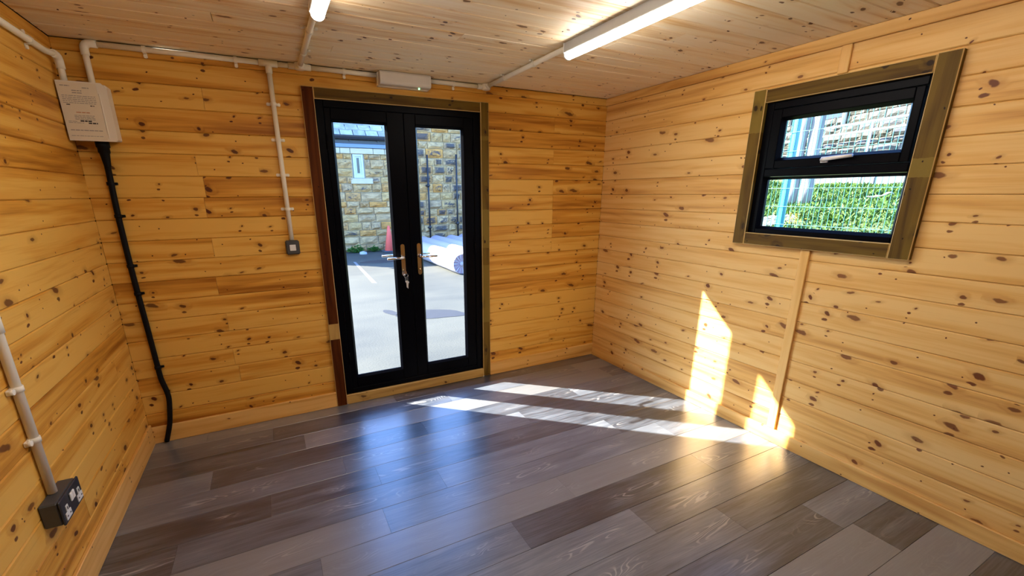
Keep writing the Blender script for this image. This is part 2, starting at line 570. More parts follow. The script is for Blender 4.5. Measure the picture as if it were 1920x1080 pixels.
GRASS = grass_mat()
LEAF = plain('weed_leaf', (.05, .17, .02), .55, mottle=.4, mscale=9)
YELLOW = plain('dandelion_yellow', (.45, .33, .012), .6)
GRAVEL = stone_mat('grey_gravel', .8, [(.16, .155, .145), (.22, .21, .195), (.27, .26, .24)])
LITTER = plain('white_litter', (.42, .42, .42), .5)

# ------------------------------------------------------------------ the room: shell behind the boards
T = .018                                   # board thickness
PITCH = .1175
ROW0 = 1.49                                # a seam that runs round the room at this height
DO = (1.165, 2.325, 0., 2.0775)            # door opening x0 x1 z0 z1
WO = (-2.14, -1.365, 1.255, 2.005)         # window opening y0 y1 z0 z1
b0, b1 = T, .10                            # backing behind the boards

mb = MB()
mb.box(-b1, DO[0], b0, b1, -.12, H + .1).box(DO[1], W + b1, b0, b1, -.12, H + .1).box(DO[0], DO[1], b0, b1, DO[3], H + .1).box(DO[0], DO[1], b0, b1, -.12, -.02)
wall_back = struct(mb.obj('wall_back', [DARK_GAP]))
mb = MB()
mb.box(W + b0, W + b1, YN, WO[0], -.12, H + .1).box(W + b0, W + b1, WO[1], T, -.12, H + .1)
mb.box(W + b0, W + b1, WO[0], WO[1], -.12, WO[2]).box(W + b0, W + b1, WO[0], WO[1], WO[3], H + .1)
wall_right = struct(mb.obj('wall_right', [DARK_GAP]))
wall_left = struct(MB().box(-b1, -b0, YN, T, -.12, H + .1).obj('wall_left', [DARK_GAP]))
wall_near = struct(MB().box(-b1, W + b1, YN - b1, YN - b0, -.12, H + .1).obj('wall_near', [DARK_GAP]))
ceiling = struct(MB().box(-b1, W + b1, YN - b1, b1, H + T, H + .1).obj('ceiling', [DARK_GAP]))
floor = struct(MB().box(-b1, W + b1, YN - b1, b1, -.12, -.006).obj('floor', [DARK_GAP]))


def board_mesh(name, L, w, t, b, mat, bmat=None, eb=None):
    """board lying on local x, front face at z = 0, chamfered long edges"""
    pr = [(-w / 2, -t), (w / 2, -t), (w / 2, -b), (w / 2 - b, 0), (-w / 2 + b, 0), (-w / 2, -b)]
    m = MB().prism(pr, 0, -L / 2, L / 2)
    return m.mesh(name, mat)


AX = {'back': ((1, 0, 0), (0, 0, 1), (0, -1, 0)), 'right': ((0, -1, 0), (0, 0, 1), (-1, 0, 0)), 'left': ((0, 1, 0), (0, 0, 1), (1, 0, 0)),
      'near': ((-1, 0, 0), (0, 0, 1), (0, 1, 0)), 'ceil': ((1, 0, 0), (0, -1, 0), (0, 0, -1)), 'floor': ((1, 0, 0), (0, 1, 0), (0, 0, 1))}


def frame(side, pos):
    X, Y, Z = AX[side]
    m = Matrix((X, Y, Z)).transposed().to_4x4()
    m.translation = Vector(pos)
    return m


def lay(side, parent, at, spans, v0, v1, mat, t=T, b=.0042, gap=.0012, name='plank'):
    """one board per span (a along the wall, v across) on the given surface"""
    for a0, a1 in spans:
        if a1 - a0 < .02:
            continue
        me = board_mesh(name, a1 - a0 - gap, v1 - v0 - gap, t, b, mat)
        a, v = (a0 + a1) / 2, (v0 + v1) / 2
        proud = random.uniform(-.0006, .0006)
        link(name, me, parent, frame(side, at(a, v, proud)))


def cut(lo, hi, joints):
    e = [lo] + sorted(j for j in joints if lo + .05 < j < hi - .05) + [hi]
    return list(zip(e[:-1], e[1:]))


def row_bounds():
    k0 = math.floor(-ROW0 / PITCH)
    k = k0
    while ROW0 + PITCH * k < H:
        yield k, max(0., ROW0 + PITCH * k), min(H, ROW0 + PITCH * (k + 1))
        k += 1


back_at = lambda a, v, p: (a, -p, v)
LJ = {1: .51, 0: .53, -1: .515, -3: .516, -5: .50, -7: .52, -9: .52, -10: .535, 4: .6}
RJ = {4: 2.966, 2: 2.966, 0: 2.969, -1: 2.97, -2: 2.972, -3: 2.973, -4: 2.975, -11: 2.978}
for k, z0, z1 in row_bounds():
    js = [j[k] for j in (LJ, RJ) if k in j]
    if z0 < DO[3] - .01:
        lay('back', wall_back, back_at, cut(0, DO[0], js), z0, z1, PINE)
        lay('back', wall_back, back_at, cut(DO[1], W, js), z0, z1, PINE)
    else:
        lay('back', wall_back, back_at, cut(0, W, js), z0, z1, PINE)
right_at = lambda a, v, p: (W - p, a, v)
JR = -1.745
for k, z0, z1 in row_bounds():
    extra = [JR, -3.4 - .35 * (k % 3)]
    if z1 <= WO[2] + .01 or z0 >= WO[3]:
        lay('right', wall_right, right_at, cut(YN, 0, extra), z0, z1, PINE_LIT)
    else:
        lay('right', wall_right, right_at, cut(YN, WO[0], extra), z0, z1, PINE_LIT)
        lay('right', wall_right, right_at, cut(WO[1], 0, []), z0, z1, PINE_LIT)
        if z1 > WO[3] + .01:
            lay('right', wall_right, right_at, [(WO[0], JR), (JR, WO[1])], WO[3], z1, PINE_LIT)
left_at = lambda a, v, p: (p, a, v)
for k, z0, z1 in row_bounds():
    j = {-8: [-.28], -2: [-1.5], 3: [-1.9], 1: [-2.2], -5: [-1.7], -11: [-1.0]}.get(k, [])
    lay('left', wall_left, left_at, cut(YN, 0, j + [-3.2 - .4 * (k % 3)]), z0, z1, PINE)
near_at = lambda a, v, p: (a, YN + p, v)
for k, z0, z1 in row_bounds():
    lay('near', wall_near, near_at, cut(0, W, [.9 + .8 * (k % 3)]), z0, z1, PINE)
ceil_at = lambda a, v, p: (a, v, H + p)
y = -.665 + PITCH * 6
k = 0
while y > YN:
    y1 = min(0, y); y0 = max(YN, y - PITCH)
    if y1 > y0 + .01:
        js = [(.75, 2.9, 1.9, 1.35, 2.45)[k % 5] + random.uniform(-.15, .15)] if k % 2 else []
        lay('ceil', ceiling, ceil_at, cut(0, W, js), y0, y1, PINE_TUBE_LIT, gap=.0024)
    y -= PITCH; k += 1
floor_at = lambda a, v, p: (a, v, 0)
FJ = {-1: .3, 0: 1.9, 1: .858, 2: 1.589, 3: 1.042, 4: .66, 5: 1.502, 6: 1.154, 7: .844, 8: 1.681, 9: 2.248, 10: 2.633 - 1.22, 11: .6, 12: 3.115 - 2.44}
FX = {6: [3.004], 4: [1.196], 8: [2.908], 7: [2.067]}
FP = .186
k = -1
while -.324 - FP * (k - 1) > YN:
    y1 = min(0, -.324 - FP * (k - 1)); y0 = max(YN, y1 - FP) if k > -1 else -.138
    if k == -1:
        y1, y0 = 0, -.138
    if k == 0:
        y1, y0 = -.138, -.324
    j0 = FJ.get(k, .2 + (k * .47) % 1.2)
    js = [j0 + 1.22 * q for q in range(-3, 4)] if k not in FX else [j0] + FX[k]
    lay('floor', floor, floor_at, cut(0, W, js), y0, y1, FLOOR, t=.006, b=.0012, gap=.0008, name='floor_plank')
    k += 1


# ------------------------------------------------------------------ skirting, mouldings, timber surrounds
def board_obj(name, side, parent, pos, L, w, t, mats, b=.003):
    """free-standing board, back face on the wall, all edges chamfered; mats = (face, edge)"""
    m = MB().bbox(-L / 2, L / 2, -w / 2, w / 2, 0, t, b, 0, 1)
    o = bpy.data.objects.new(name, m.mesh(name, list(mats)))
    COL.objects.link(o)
    o.parent = parent
    X, Y, Z = [Vector(v) for v in AX[side]]
    o.matrix_basis = frame(side, pos)
    return o


def upright(o):
    o.matrix_basis = o.matrix_basis @ Matrix.Rotation(PI / 2, 4, 'Z')
    return o


PT = (PINE_TRIM, PINE_TRIM)
SK = .112
struct(board_obj('baseboard_back', 'back', None, (DO[0] / 2 - .026, 0, SK / 2), DO[0] - .052, SK, .016, PT), 'plain pine skirting left of the door')
struct(board_obj('baseboard_back', 'back', None, ((2.374 + W) / 2, 0, SK / 2), W - 2.374, SK, .016, PT), 'plain pine skirting right of the door')
struct(board_obj('baseboard_right', 'right', None, (W, (YN - .016) / 2, SK / 2 - .012), -YN - .016, SK - .024, .016, PT))
struct(board_obj('baseboard_left', 'left', None, (0, (YN - .016) / 2, SK / 2 + .012), -YN - .016, SK + .024, .016, PT))
struct(board_obj('trim_1', 'right', None, (W, YN / 2, H - .029), -YN, .056, .016, PT), 'pine cornice strip along the top of the window wall')
struct(upright(board_obj('trim_2', 'right', None, (W, -1.743, (.088 + 1.196) / 2), 1.196 - .09, .05, .014, PT)), 'upright pine cover strip below the window')
struct(upright(board_obj('trim_3', 'right', None, (W, -1.749, (2.065 + 2.193) / 2), .127, .046, .014, PT)), 'short upright pine cover strip above the window')

TM = (TREATED, ARRIS)
tr = struct(empty('trim_4', (1.74, 0, 0)), 'timber surround of the glazed double door')


def on(parent, o, label=None):
    o.parent = parent
    o.matrix_parent_inverse = parent.matrix_basis.inverted()
    if label:
        o['label'] = label
    return o


TB = .02
on(tr, upright(board_obj('trim_board', 'back', None, (1.148, 0, 1.0665), 2.133, .072, TB, (RED_TIMBER, ARRIS), .0035)), 'dark red-brown upright board')
# a pale length in the dark upright, as a let-in piece
on(tr, upright(board_obj('trim_board', 'back', None, (1.148, -.0004, .575), .115, .066, TB, (SILL_TIMBER, SILL_TIMBER), .001)), 'short pale let-in piece')
on(tr, upright(board_obj('trim_board', 'back', None, (2.340, 0, 1.07), 2.13, .066, TB, TM, .0035)), 'olive-brown upright board')
on(tr, board_obj('trim_board', 'back', None, (1.7455, 0, 2.099), 1.123, .066, TB, TM, .0035), 'olive-brown head board')
on(tr, board_obj('trim_board', 'back', None, (1.7455, 0, .038), 1.121, .074, TB, (SILL_TIMBER, ARRIS), .0035), 'pale sill board')
tr = struct(empty('trim_5', (W, -1.75, 1.2)), 'timber surround of the window')
on(tr, upright(board_obj('trim_board', 'right', None, (W, -1.351, 1.630), .868, .074, .030, TM, .0035)))
on(tr, upright(board_obj('trim_board', 'right', None, (W, -2.156, 1.630), .868, .082, .030, TM, .0035)))
on(tr, board_obj('trim_board', 'right', None, (W, -1.7515, 2.025), .726, .070, .030, TM, .0035))
on(tr, board_obj('trim_board', 'right', None, (W, -1.7515, 1.232), .726, .070, .030, TM, .0035))


# ------------------------------------------------------------------ black glazed double door
def ring(x0, x1, z0, z1, y0, y1, wl, wr, wb, wt, b=.003):
    """mitred frame in the xz plane as four chamfered members"""
    m = MB()
    m.bbox(x0, x0 + wl, y0, y1, z0, z1, b).bbox(x1 - wr, x1, y0, y1, z0, z1, b)
    m.bbox(x0 + wl, x1 - wr, y0, y1, z0, z0 + wb, b).bbox(x0 + wl, x1 - wr, y0, y1, z1 - wt, z1, b)
    return m


def bead(x0, x1, z0, z1, y0, y1, w):
    """sloping glazing bead round an opening x0..x1, z0..z1: flush at the frame, falling to the glass"""
    m = MB()
    o = [(x0 - w, z0 - w), (x1 + w, z0 - w), (x1 + w, z1 + w), (x0 - w, z1 + w)]
    i = [(x0, z0), (x1, z0), (x1, z1), (x0, z1)]
    vs = [(a, y0, c) for a, c in o] + [(a, y1, c) for a, c in i] + [(a, y1 + .004, c) for a, c in i] + [(a, y0 + .012, c) for a, c in o]
    fs = []
    for k in range(4):
        n = (k + 1) % 4
        fs += [(k, n, 4 + n, 4 + k), (4 + k, 4 + n, 8 + n, 8 + k), (8 + k, 8 + n, 12 + n, 12 + k)]
    return m.add(vs, fs)


dfr = ring(1.178, 2.312, .062, 2.0765, .0, .075, .055, .055, .05, .05)
struct(dfr.obj('trim_6', [UPVC]), 'black outer frame of the double door')


def lever(mb, x, z, side, y):
    s_ = 1 if y < 0.03 else -1
    yy = y - .045 * s_
    mb.tube([(x, y, z), (x, yy + .012 * s_, z), (x + side * .008, yy + .003 * s_, z), (x + side * .022, yy, z), (x + side * .125, yy, z - .001)],
            [.011, .010, .0095, .009, .0075], 10)


def handle_plate(mb, x, y0, y1, z0=.925, z1=1.157, hw=.0145):
    pts = []
    for k in range(9):
        a = PI * k / 8
        pts.append((x + hw * math.cos(a), z1 - hw + hw * math.sin(a)))
    for k in range(9):
        a = PI + PI * k / 8
        pts.append((x + hw * math.cos(a), z0 + hw + hw * math.sin(a)))
    mb.prism(pts, 1, y0, y1, smooth=True)


def leaf(name, x0, x1, g0, g1, hx, side, label):
    e = struct(empty(name, ((x0 + x1) / 2, .03, .115)), label)
    gz0, gz1 = .205, 1.944
    w = .014
    on(e, ring(x0, x1, .113, 2.026, .004, .068, g0 - x0 - w, x1 - g1 - w, gz0 - .113 - w, 2.026 - gz1 - w).obj('leaf_frame', [UPVC]))
    on(e, bead(g0, g1, gz0, gz1, .004, .022, w).obj('glazing_bead', [UPVC]))
    on(e, MB().box(g0 - .010, g1 + .010, .024, .030, gz0 - .010, gz1 + .010).obj('pane', [GLASS]))
    hm = MB(); handle_plate(hm, hx, -.006, .004)
    h = on(e, hm.obj('handle_plate', [CHROME]), 'polished chrome back plate')
    hm = MB(); lever(hm, hx, 1.063, side, -.004)
    o = hm.obj('lever', [CHROME]); o.parent = h; 
    hm = MB(); handle_plate(hm, hx, .068, .078)
    h2 = on(e, hm.obj('handle_plate', [CHROME]), 'outer back plate')
    hm = MB(); lever(hm, hx, 1.063, side, .076)
    o = hm.obj('lever', [CHROME]); o.parent = h2
    cy = MB().lathe([(0., -.014), (.0085, -.013), (.0085, -.004)], (hx, 0, .966), 14, axis='y')
    o = cy.obj('lock_cylinder', [BRASS]); o.parent = h
    hxp = x0 if side < 0 else x1
    for hz in (.35, 1.1, 1.82):
        on(e, MB().tube([(hxp, .0, hz - .045), (hxp, .0, hz + .045)], .007, 10).obj('hinge', [UPVC]))
    for o in e.children:
        for c in o.children:
            c.matrix_parent_inverse = Matrix.Identity(4)
    return e


leaf('door_1', 1.2345, 1.7395, 1.287, 1.612, 1.677, -1, 'left leaf of the black glazed double door, key in its lock')
leaf('door_2', 1.7415, 2.2555, 1.836, 2.164, 1.799, 1, 'right leaf of the black glazed double door')

kb = tag(empty('key_bunch', (1.677, -.014, .966)), 'small bunch of silver keys hanging from the lock of the left door leaf', 'keys')
m = MB()
m.prism([(1.677 - .004, .958), (1.677 + .004, .958), (1.677 + .004, .974), (1.677 - .004, .974)], 1, -.034, -.012)
pr = [(1.677 + .011 * math.cos(2 * PI * k / 12), .955 + .012 * math.sin(2 * PI * k / 12)) for k in range(12)]
m.prism(pr, 1, -.038, -.034)
on(kb, m.obj('lock_key', [CHROME]))
m = MB()
m.tube([(1.682 + .015 * math.cos(2 * PI * k / 18), -.036, .932 + .015 * math.sin(2 * PI * k / 18)) for k in range(19)], .0016, 8, cap=False)
on(kb, m.obj('split_ring', [CHROME]))
m = MB().bbox(1.672, 1.696, -.042, -.036, .895, .925, .003)
on(kb, m.obj('key_fob', [BOX_GREY]))
for dx, dz in ((0, 0), (.006, -.006)):
    m = MB()
    c = (1.684 + dx, .888 + dz)
    m.prism([(c[0] + .010 * math.cos(2 * PI * k / 12), c[1] + .010 * math.sin(2 * PI * k / 12)) for k in range(12)], 1, -.039 - dx * .5, -.037 - dx * .5)
    m.prism([(c[0] - .004, c[1]), (c[0] - .003, c[1] - .043), (c[0] + .001, c[1] - .047), (c[0] + .003, c[1] - .040), (c[0] + .0015, c[1] - .036),
             (c[0] + .0035, c[1] - .031), (c[0] + .0015, c[1] - .026), (c[0] + .004, c[1] - .02), (c[0] + .004, c[1])], 1, -.0388 - dx * .5, -.0372 - dx * .5)
    on(kb, m.obj('key', [SATIN]))

# ------------------------------------------------------------------ black window with a top-hung vent
win = struct(empty('window_1', (W + .03, -1.75, 1.26)), 'black window with a top-hung vent over a fixed pane')


def to_right(mb):
    """built as if on the back wall with x = -y : turn onto the right wall"""
    mb.v = [(W + q[1], -q[0], q[2]) for q in mb.v]
    return mb


a0, a1 = 1.372, 2.132
fz0, fz1 = 1.2585, 2.0015
m = MB()
m.bbox(a0, a0 + .056, .002, .07, fz0, fz1, .003).bbox(a1 - .034, a1, .002, .07, fz0, fz1, .003)
m.bbox(a0 + .056, a1 - .034, .002, .07, fz0, fz0 + .034, .003).bbox(a0 + .056, a1 - .034, .002, .07, fz1 - .05, fz1, .003)
m.bbox(a0 + .056, a1 - .034, .002, .07, 1.590, 1.632, .003)
on(win, to_right(m).obj('window_frame', [UPVC]))
on(win, to_right(bead(1.443, 2.086, 1.307, 1.573, .006, .026, .015)).obj('glazing_bead', [UPVC]))
on(win, to_right(MB().box(1.432, 2.096, .028, .034, 1.296, 1.584)).obj('pane', [GLASS]))
sx0, sx1, sz0, sz1 = 1.431, 2.095, 1.634, 1.949
sash = on(win, to_right(ring(sx0, sx1, sz0, sz1, -.006, .060, 1.498 - sx0 - .015, sx1 - 2.046 - .015, 1.692 - sz0 - .015, sz1 - 1.887 - .015)).obj('vent_sash', [UPVC]))
for n_, mm, mt in (('glazing_bead', to_right(bead(1.498, 2.046, 1.692, 1.887, -.006, .020, .015)), UPVC), ('pane', to_right(MB().box(1.488, 2.056, .024, .030, 1.682, 1.897)), GLASS)):
    o = mm.obj(n_, [mt]); o.parent = sash
m = MB()
m.bbox(1.728, 1.764, -.012, -.005, 1.650, 1.680, .002)
m.tube([(1.744, -.010, 1.665), (1.744, -.026, 1.665), (1.752, -.033, 1.666), (1.77, -.036, 1.668), (1.82, -.036, 1.672), (1.882, -.033, 1.676)], [.011, .011, .011, .0105, .0095, .008], 10)
h = to_right(m).obj('handle', [SATIN]); h.parent = sash; h['label'] = 'chrome window handle'


# ------------------------------------------------------------------ surface conduit, switch, socket, fuse box
CR = .0138


def clip(mb, p, axis, nrm):
    """spacer-bar saddle: strap round the tube with two ears; axis = tube direction, nrm = away from the wall"""
    p = Vector(p); A = Vector(axis); N = Vector(nrm); S = A.cross(N)
    w = .008
    prof = [(-.036, -.014), (-.0175, -.014), (-.0175, 0)]
    prof += [(-.0175 * math.cos(PI * k / 8), .0175 * math.sin(PI * k / 8)) for k in range(1, 8)]
    prof += [(.0175, 0), (.0175, -.014), (.036, -.014)]
    top = [p + S * a + N * b for a, b in prof]
    vs, fs = [], []
    for q in top:
        vs += [q - A * w, q + A * w]
    n = len(top)
    inner = []
    for (a, b) in prof:
        inner.append(p + S * (a * (.9 if abs(a) < .02 else 1)) + N * (b * .9 - .002))
    for q in inner:
        vs += [q - A * w, q + A * w]
    for k in range(n - 1):
        fs.append((2 * k, 2 * k + 1, 2 * k + 3, 2 * k + 2))
        fs.append((2 * n + 2 * k, 2 * n + 2 * k + 2, 2 * n + 2 * k + 3, 2 * n + 2 * k + 1))
        fs.append((2 * k, 2 * k + 2, 2 * n + 2 * k + 2, 2 * n + 2 * k))
        fs.append((2 * k + 1, 2 * n + 2 * k + 1, 2 * n + 2 * k + 3, 2 * k + 3))
    mb.add(vs, fs)
    for s_ in (-1, 1):
        c = p + S * (.029 * s_) + N * -.010
        mb.tube([c - N * .006, c + N * .003], .009, 10)
    return mb


def elbow(p, d0, d1, r=.018, R=.026):
    """bend at p from direction d0 to d1 with collars"""
    p = Vector(p); d0 = Vector(d0); d1 = Vector(d1)
    pts = [p - d0 * (R + .028), p - d0 * R]
    for k in range(1, 6):
        a = PI / 2 * k / 6
        pts.append(p - d0 * R * (1 - math.sin(a)) + d1 * R * (1 - math.cos(a)))
    pts += [p + d1 * R, p + d1 * (R + .028)]
    return MB().tube(pts, r, 14)


def conduit(loc, label, tubes, joints=(), clips=(), group=None):
    e = tag(empty('conduit', loc), label, 'conduit', group)
    for t_ in tubes:
        on(e, MB().tube(t_, CR, 14).obj('pipe', [PVC]))
    for j in joints:
        on(e, j.obj('elbow', [PVC]))
    for c in clips:
        m = MB(); clip(m, *c)
        on(e, m.obj('saddle_clip', [PVC]))
    return e


yc, zc = -.0165, 2.232
X_, Y_, Z_ = (1, 0, 0), (0, 1, 0), (0, 0, 1)
NB = (0, -1, 0)
conduit((.13, yc, 2.035), 'white conduit from the fuse box along the top of the door wall',
        [[(.130, yc, 2.036), (.130, yc, zc - .03)], [(.160, yc, zc), (.904, yc, zc)], [(1.004, yc, zc), (1.059, yc, zc)], [(1.185, yc, zc), (1.573, yc, zc)]],
        [elbow((.130, yc, zc), (0, 0, 1), (1, 0, 0))],
        [((x, yc, zc), X_, NB) for x in (.375, .79, 1.376)])
conduit((1.92, yc, zc), 'short white conduit right of the emergency light above the door',
        [[(1.917, yc, zc), (2.285, yc, zc)]], [], [((2.105, yc, zc), X_, NB)])
e = conduit((.954, yc, 1.2), 'white vertical conduit dropping to the dark switch left of the door',
            [[(.954, yc, 1.224), (.954, yc, 2.181)]], [], [((.954, yc, z), Z_, NB) for z in (2.017, 1.821, 1.62, 1.417)])
on(e, MB().tube([(.905, yc, zc), (1.003, yc, zc)], .018, 14).tube([(.954, yc, zc - .012), (.954, yc, zc - .052)], .018, 14).obj('tee_joint', [PVC]))
NC = (0, 0, -1)
for bx, lab, dx in ((1.122, 'white ceiling conduit running to the left batten light', 0), (2.348, 'white ceiling conduit running to the right batten light', 0)):
    e = conduit((bx, -.02, 2.23), lab, [[(bx, -.05, zc), (bx, -.998, zc)]], [], [((bx, y, zc), Y_, NC) for y in (-.32, -.68)])
    m = MB().lathe([(0, .022), (.026, .022), (.03, .018), (.03, -.013), (.026, -.016), (0, -.016)][::-1], (bx, yc - .014, zc - .004), 20)
    m.tube([(bx, yc - .03, zc), (bx, -.085, zc)], .0175, 14).tube([(bx - .062, yc, zc), (bx + .062 * (bx < 2), yc, zc)], .0175, 14)
    on(e, m.obj('junction_box', [PVC]))
NL = (1, 0, 0)
xl = .0165
conduit((xl, -.075, 2.03), 'white conduit along the top of the left wall bending down into the fuse box',
        [[(xl + .018, -.066, 2.036), (xl + .018, -.066, 2.12)], [(xl + .018, -.10, 2.15), (xl, -.16, 2.15), (xl, -1.6, 2.15)]],
        [elbow((xl + .018, -.066, 2.15), (0, 0, 1), (0, -1, 0))], [((xl, y, 2.15), Y_, NL) for y in (-.32, -.68, -1.1)])
e = conduit((xl, -1.24, .48), 'white vertical conduit on the left wall dropping to the double socket',
            [[(xl, -1.236, .486), (xl, -1.236, 2.135)]], [], [])
for z, yy in ((.70, -1.236), (.89, -1.236), (1.55, -1.236)):
    m = MB()
    m.tube([(xl, yy, z - .01), (xl, yy, z + .01)], .0172, 14)
    m.bbox(.001, .012, yy - .036, yy - .012, z - .009, z + .009, .002)
    m.tube([(.008, yy - .028, z), (.020, yy - .028, z)], .010, 12)
    on(e, m.obj('saddle_clip', [PVC]))
on(e, MB().tube([(xl, -1.236, 1.085), (xl, -1.236, 1.15)], .0175, 14).obj('coupler', [PVC]))

# fuse box
cu = tag(empty('fuse_box', (.1, 0, 1.774)), 'white consumer unit in the corner with a printed notice on its cover', 'fuse box')
on(cu, MB().bbox(.014, .196, -.086, 0, 1.776, 2.036, .006).obj('body', [WHITE_MET]))
m = MB()
m.prism([(.008, 1.770), (.192, 1.770), (.200, 1.778), (.200, 2.016), (.180, 2.040), (.008, 2.040)], 1, -.102, -.086)
on(cu, m.obj('cover', [WHITE_MET]))
on(cu, MB().bbox(.163, .168, -.1045, -.100, 1.785, 1.99, .001).obj('cover_rib', [WHITE_MET]))
nt = tag(empty('printed_notice', (.084, -.102, 1.775)), 'white printed paper notice stuck on the fuse box cover', 'notice')
on(nt, MB().box(.012, .160, -.1032, -.1021, 1.776, 2.034).obj('sheet', [PAPER]))


def text_lines(rows, mat, name):
    m = MB()
    for z, x0, x1, h in rows:
        x = x0
        while x < x1 - .002:                      # words: runs of print with gaps
            w = min(random.uniform(.006, .019), x1 - x)
            m.box(x, x + w, -.1036, -.1031, z - h / 2, z + h / 2)
            x += w + .0025
    on(nt, m.obj(name, [mat]))['kind'] = 'stuff'


text_lines([(2.018, .022, .058, .004), (2.012, .104, .130, .004), (1.998, .062, .100, .004), (1.988, .062, .100, .004)] +
           [(1.974 - .008 * i, .020, .148, .0028) for i in range(5)] + [(1.886 - .006 * i, .05, .128, .0026) for i in range(4)] +
           [(1.858, .022, .055, .0025), (1.852, .022, .08, .0022), (1.818, .022, .146, .004), (1.792, .02, .146, .0025)], INK_GREY, 'small_print')
text_lines([(1.934, .03, .046, .004), (1.932, .12, .136, .004), (1.861, .068, .112, .006), (1.852, .098, .134, .006)], INK, 'bold_print')
text_lines([(1.900, .06, .112, .004)], INK_RED, 'red_print')

# armoured cable
pts = [(.118, -.045, 1.70), (.110, -.020, 1.60), (.105, -.0155, 1.45), (.104, -.0155, 1.30), (.106, -.0155, 1.05), (.112, -.0155, .80), (.117, -.0155, .56), (.120, -.0155, .43),
       (.133, -.017, .345), (.137, -.022, .29), (.128, -.029, .21), (.112, -.0325, .12), (.078, -.0315, .012)]


def smooth_path(p, n=5):
    p = [Vector(q) for q in p]
    out = []
    for i in range(len(p) - 1):
        a, b, c, d = p[max(i - 1, 0)], p[i], p[i + 1], p[min(i + 2, len(p) - 1)]
        for k in range(n):
            t = k / n
            out.append(.5 * ((2 * b) + (c - a) * t + (2 * a - 5 * b + 4 * c - d) * t * t + (3 * b - a - 3 * c + d) * t ** 3))
    return out + [p[-1]]


cb = tag(empty('armoured_cable', (.118, -.03, .0)), 'thick black cable hanging from the fuse box down the door wall to the floor', 'cable')
on(cb, MB().tube(smooth_path(pts), .0142, 14).obj('cable_sheath', [BLACK_CABLE]))
on(cb, MB().lathe([(.0, 1.774), (.030, 1.774), (.030, 1.745), (.026, 1.743), (.026, 1.72), (.022, 1.715), (.0165, 1.665), (.0150, 1.65)][::-1], (.118, -.044, 0), 16).obj('cable_gland', [BLACK_CABLE]))
for x, z in ((.105, 1.565), (.1042, 1.395), (.105, 1.12), (.1075, .96), (.1185, .50)):
    m = MB().tube([(x, -.0155, z - .009), (x, -.0155, z + .009)], .0172, 12)
    m.bbox(x + .010, x + .030, -.010, -.001, z - .007, z + .007, .002).tube([(x + .024, -.004, z), (x + .024, -.014, z)], .005, 8)
    on(cb, m.obj('cleat', [BLACK_CABLE]))

# switch
sw = tag(empty('light_switch', (.955, 0, 1.13)), 'dark grey surface light switch on the wall left of the door', 'switch')
on(sw, MB().bbox(.913, .995, -.034, 0, 1.132, 1.222, .008).obj('back_box', [BOX_GREY]))
on(sw, MB().bbox(.918, .990, -.040, -.034, 1.138, 1.216, .003).obj('face_plate', [BOX_GREY]))
on(sw, MB().bbox(.936, .972, -.0445, -.040, 1.158, 1.196, .002).obj('rocker', [WHITE_PL]), 'white rocker')

# double socket on the left wall
sk = tag(empty('double_socket', (0, -1.21, .40)), 'dark double power socket with white inserts low on the left wall', 'socket')
on(sk, MB().bbox(0, .052, -1.318, -1.150, .392, .484, .005).obj('back_box', [BOX_GREY]))
on(sk, MB().bbox(.052, .060, -1.320, -1.148, .390, .486, .003).obj('face_plate', [FACE_NAVY]))
for cy in (-1.286, -1.178):
    m = MB()
    pg = [(cy - .008, .452), (cy + .008, .452), (cy + .008, .428), (cy + .021, .428), (cy + .021, .402), (cy - .021, .402), (cy - .021, .428), (cy - .008, .428)]
    m.prism(pg, 0, .060, .0625)
    o = on(sk, m.obj('outlet_insert', [WHITE_PL]), 'white insert round the pin holes')
    m = MB().box(.0622, .0630, cy - .003, cy + .003, .434, .446).box(.0622, .0630, cy - .016, cy - .008, .412, .417).box(.0622, .0630, cy + .008, cy + .016, .412, .417)
    c = m.obj('pin_holes', [FACE_NAVY]); c.parent = o; c.matrix_parent_inverse = Matrix.Identity(4)
for cy in (-1.241, -1.223):
    on(sk, MB().bbox(.060, .066, cy - .008, cy + .008, .440, .472, .002).obj('rocker', [WHITE_PL]), 'white rocker')

# emergency light over the door
el = tag(empty('emergency_light', (1.745, 0, 2.17)), 'white emergency light box on the wall above the double door', 'light')
on(el, MB().bbox(1.574, 1.916, -.045, 0, 2.166, 2.249, .005).obj('back_box', [WHITE_MET]))
pr = [(-.045, 2.168)] + [(-.082 + .0 - .018 * math.sin(PI / 2 * k / 5), 2.170 + .02 * (1 - math.cos(PI / 2 * k / 5))) for k in range(6)] + [(-.100, 2.236), (-.092, 2.247), (-.045, 2.247)]
on(el, MB().prism(pr, 0, 1.578, 1.912, smooth=False).obj('diffuser', [CREAM_PL]))
on(el, MB().tube([(1.836, -.075, 2.171), (1.836, -.075, 2.160)], .005, 10).obj('indicator', [GREEN_LED]), 'tiny green indicator')


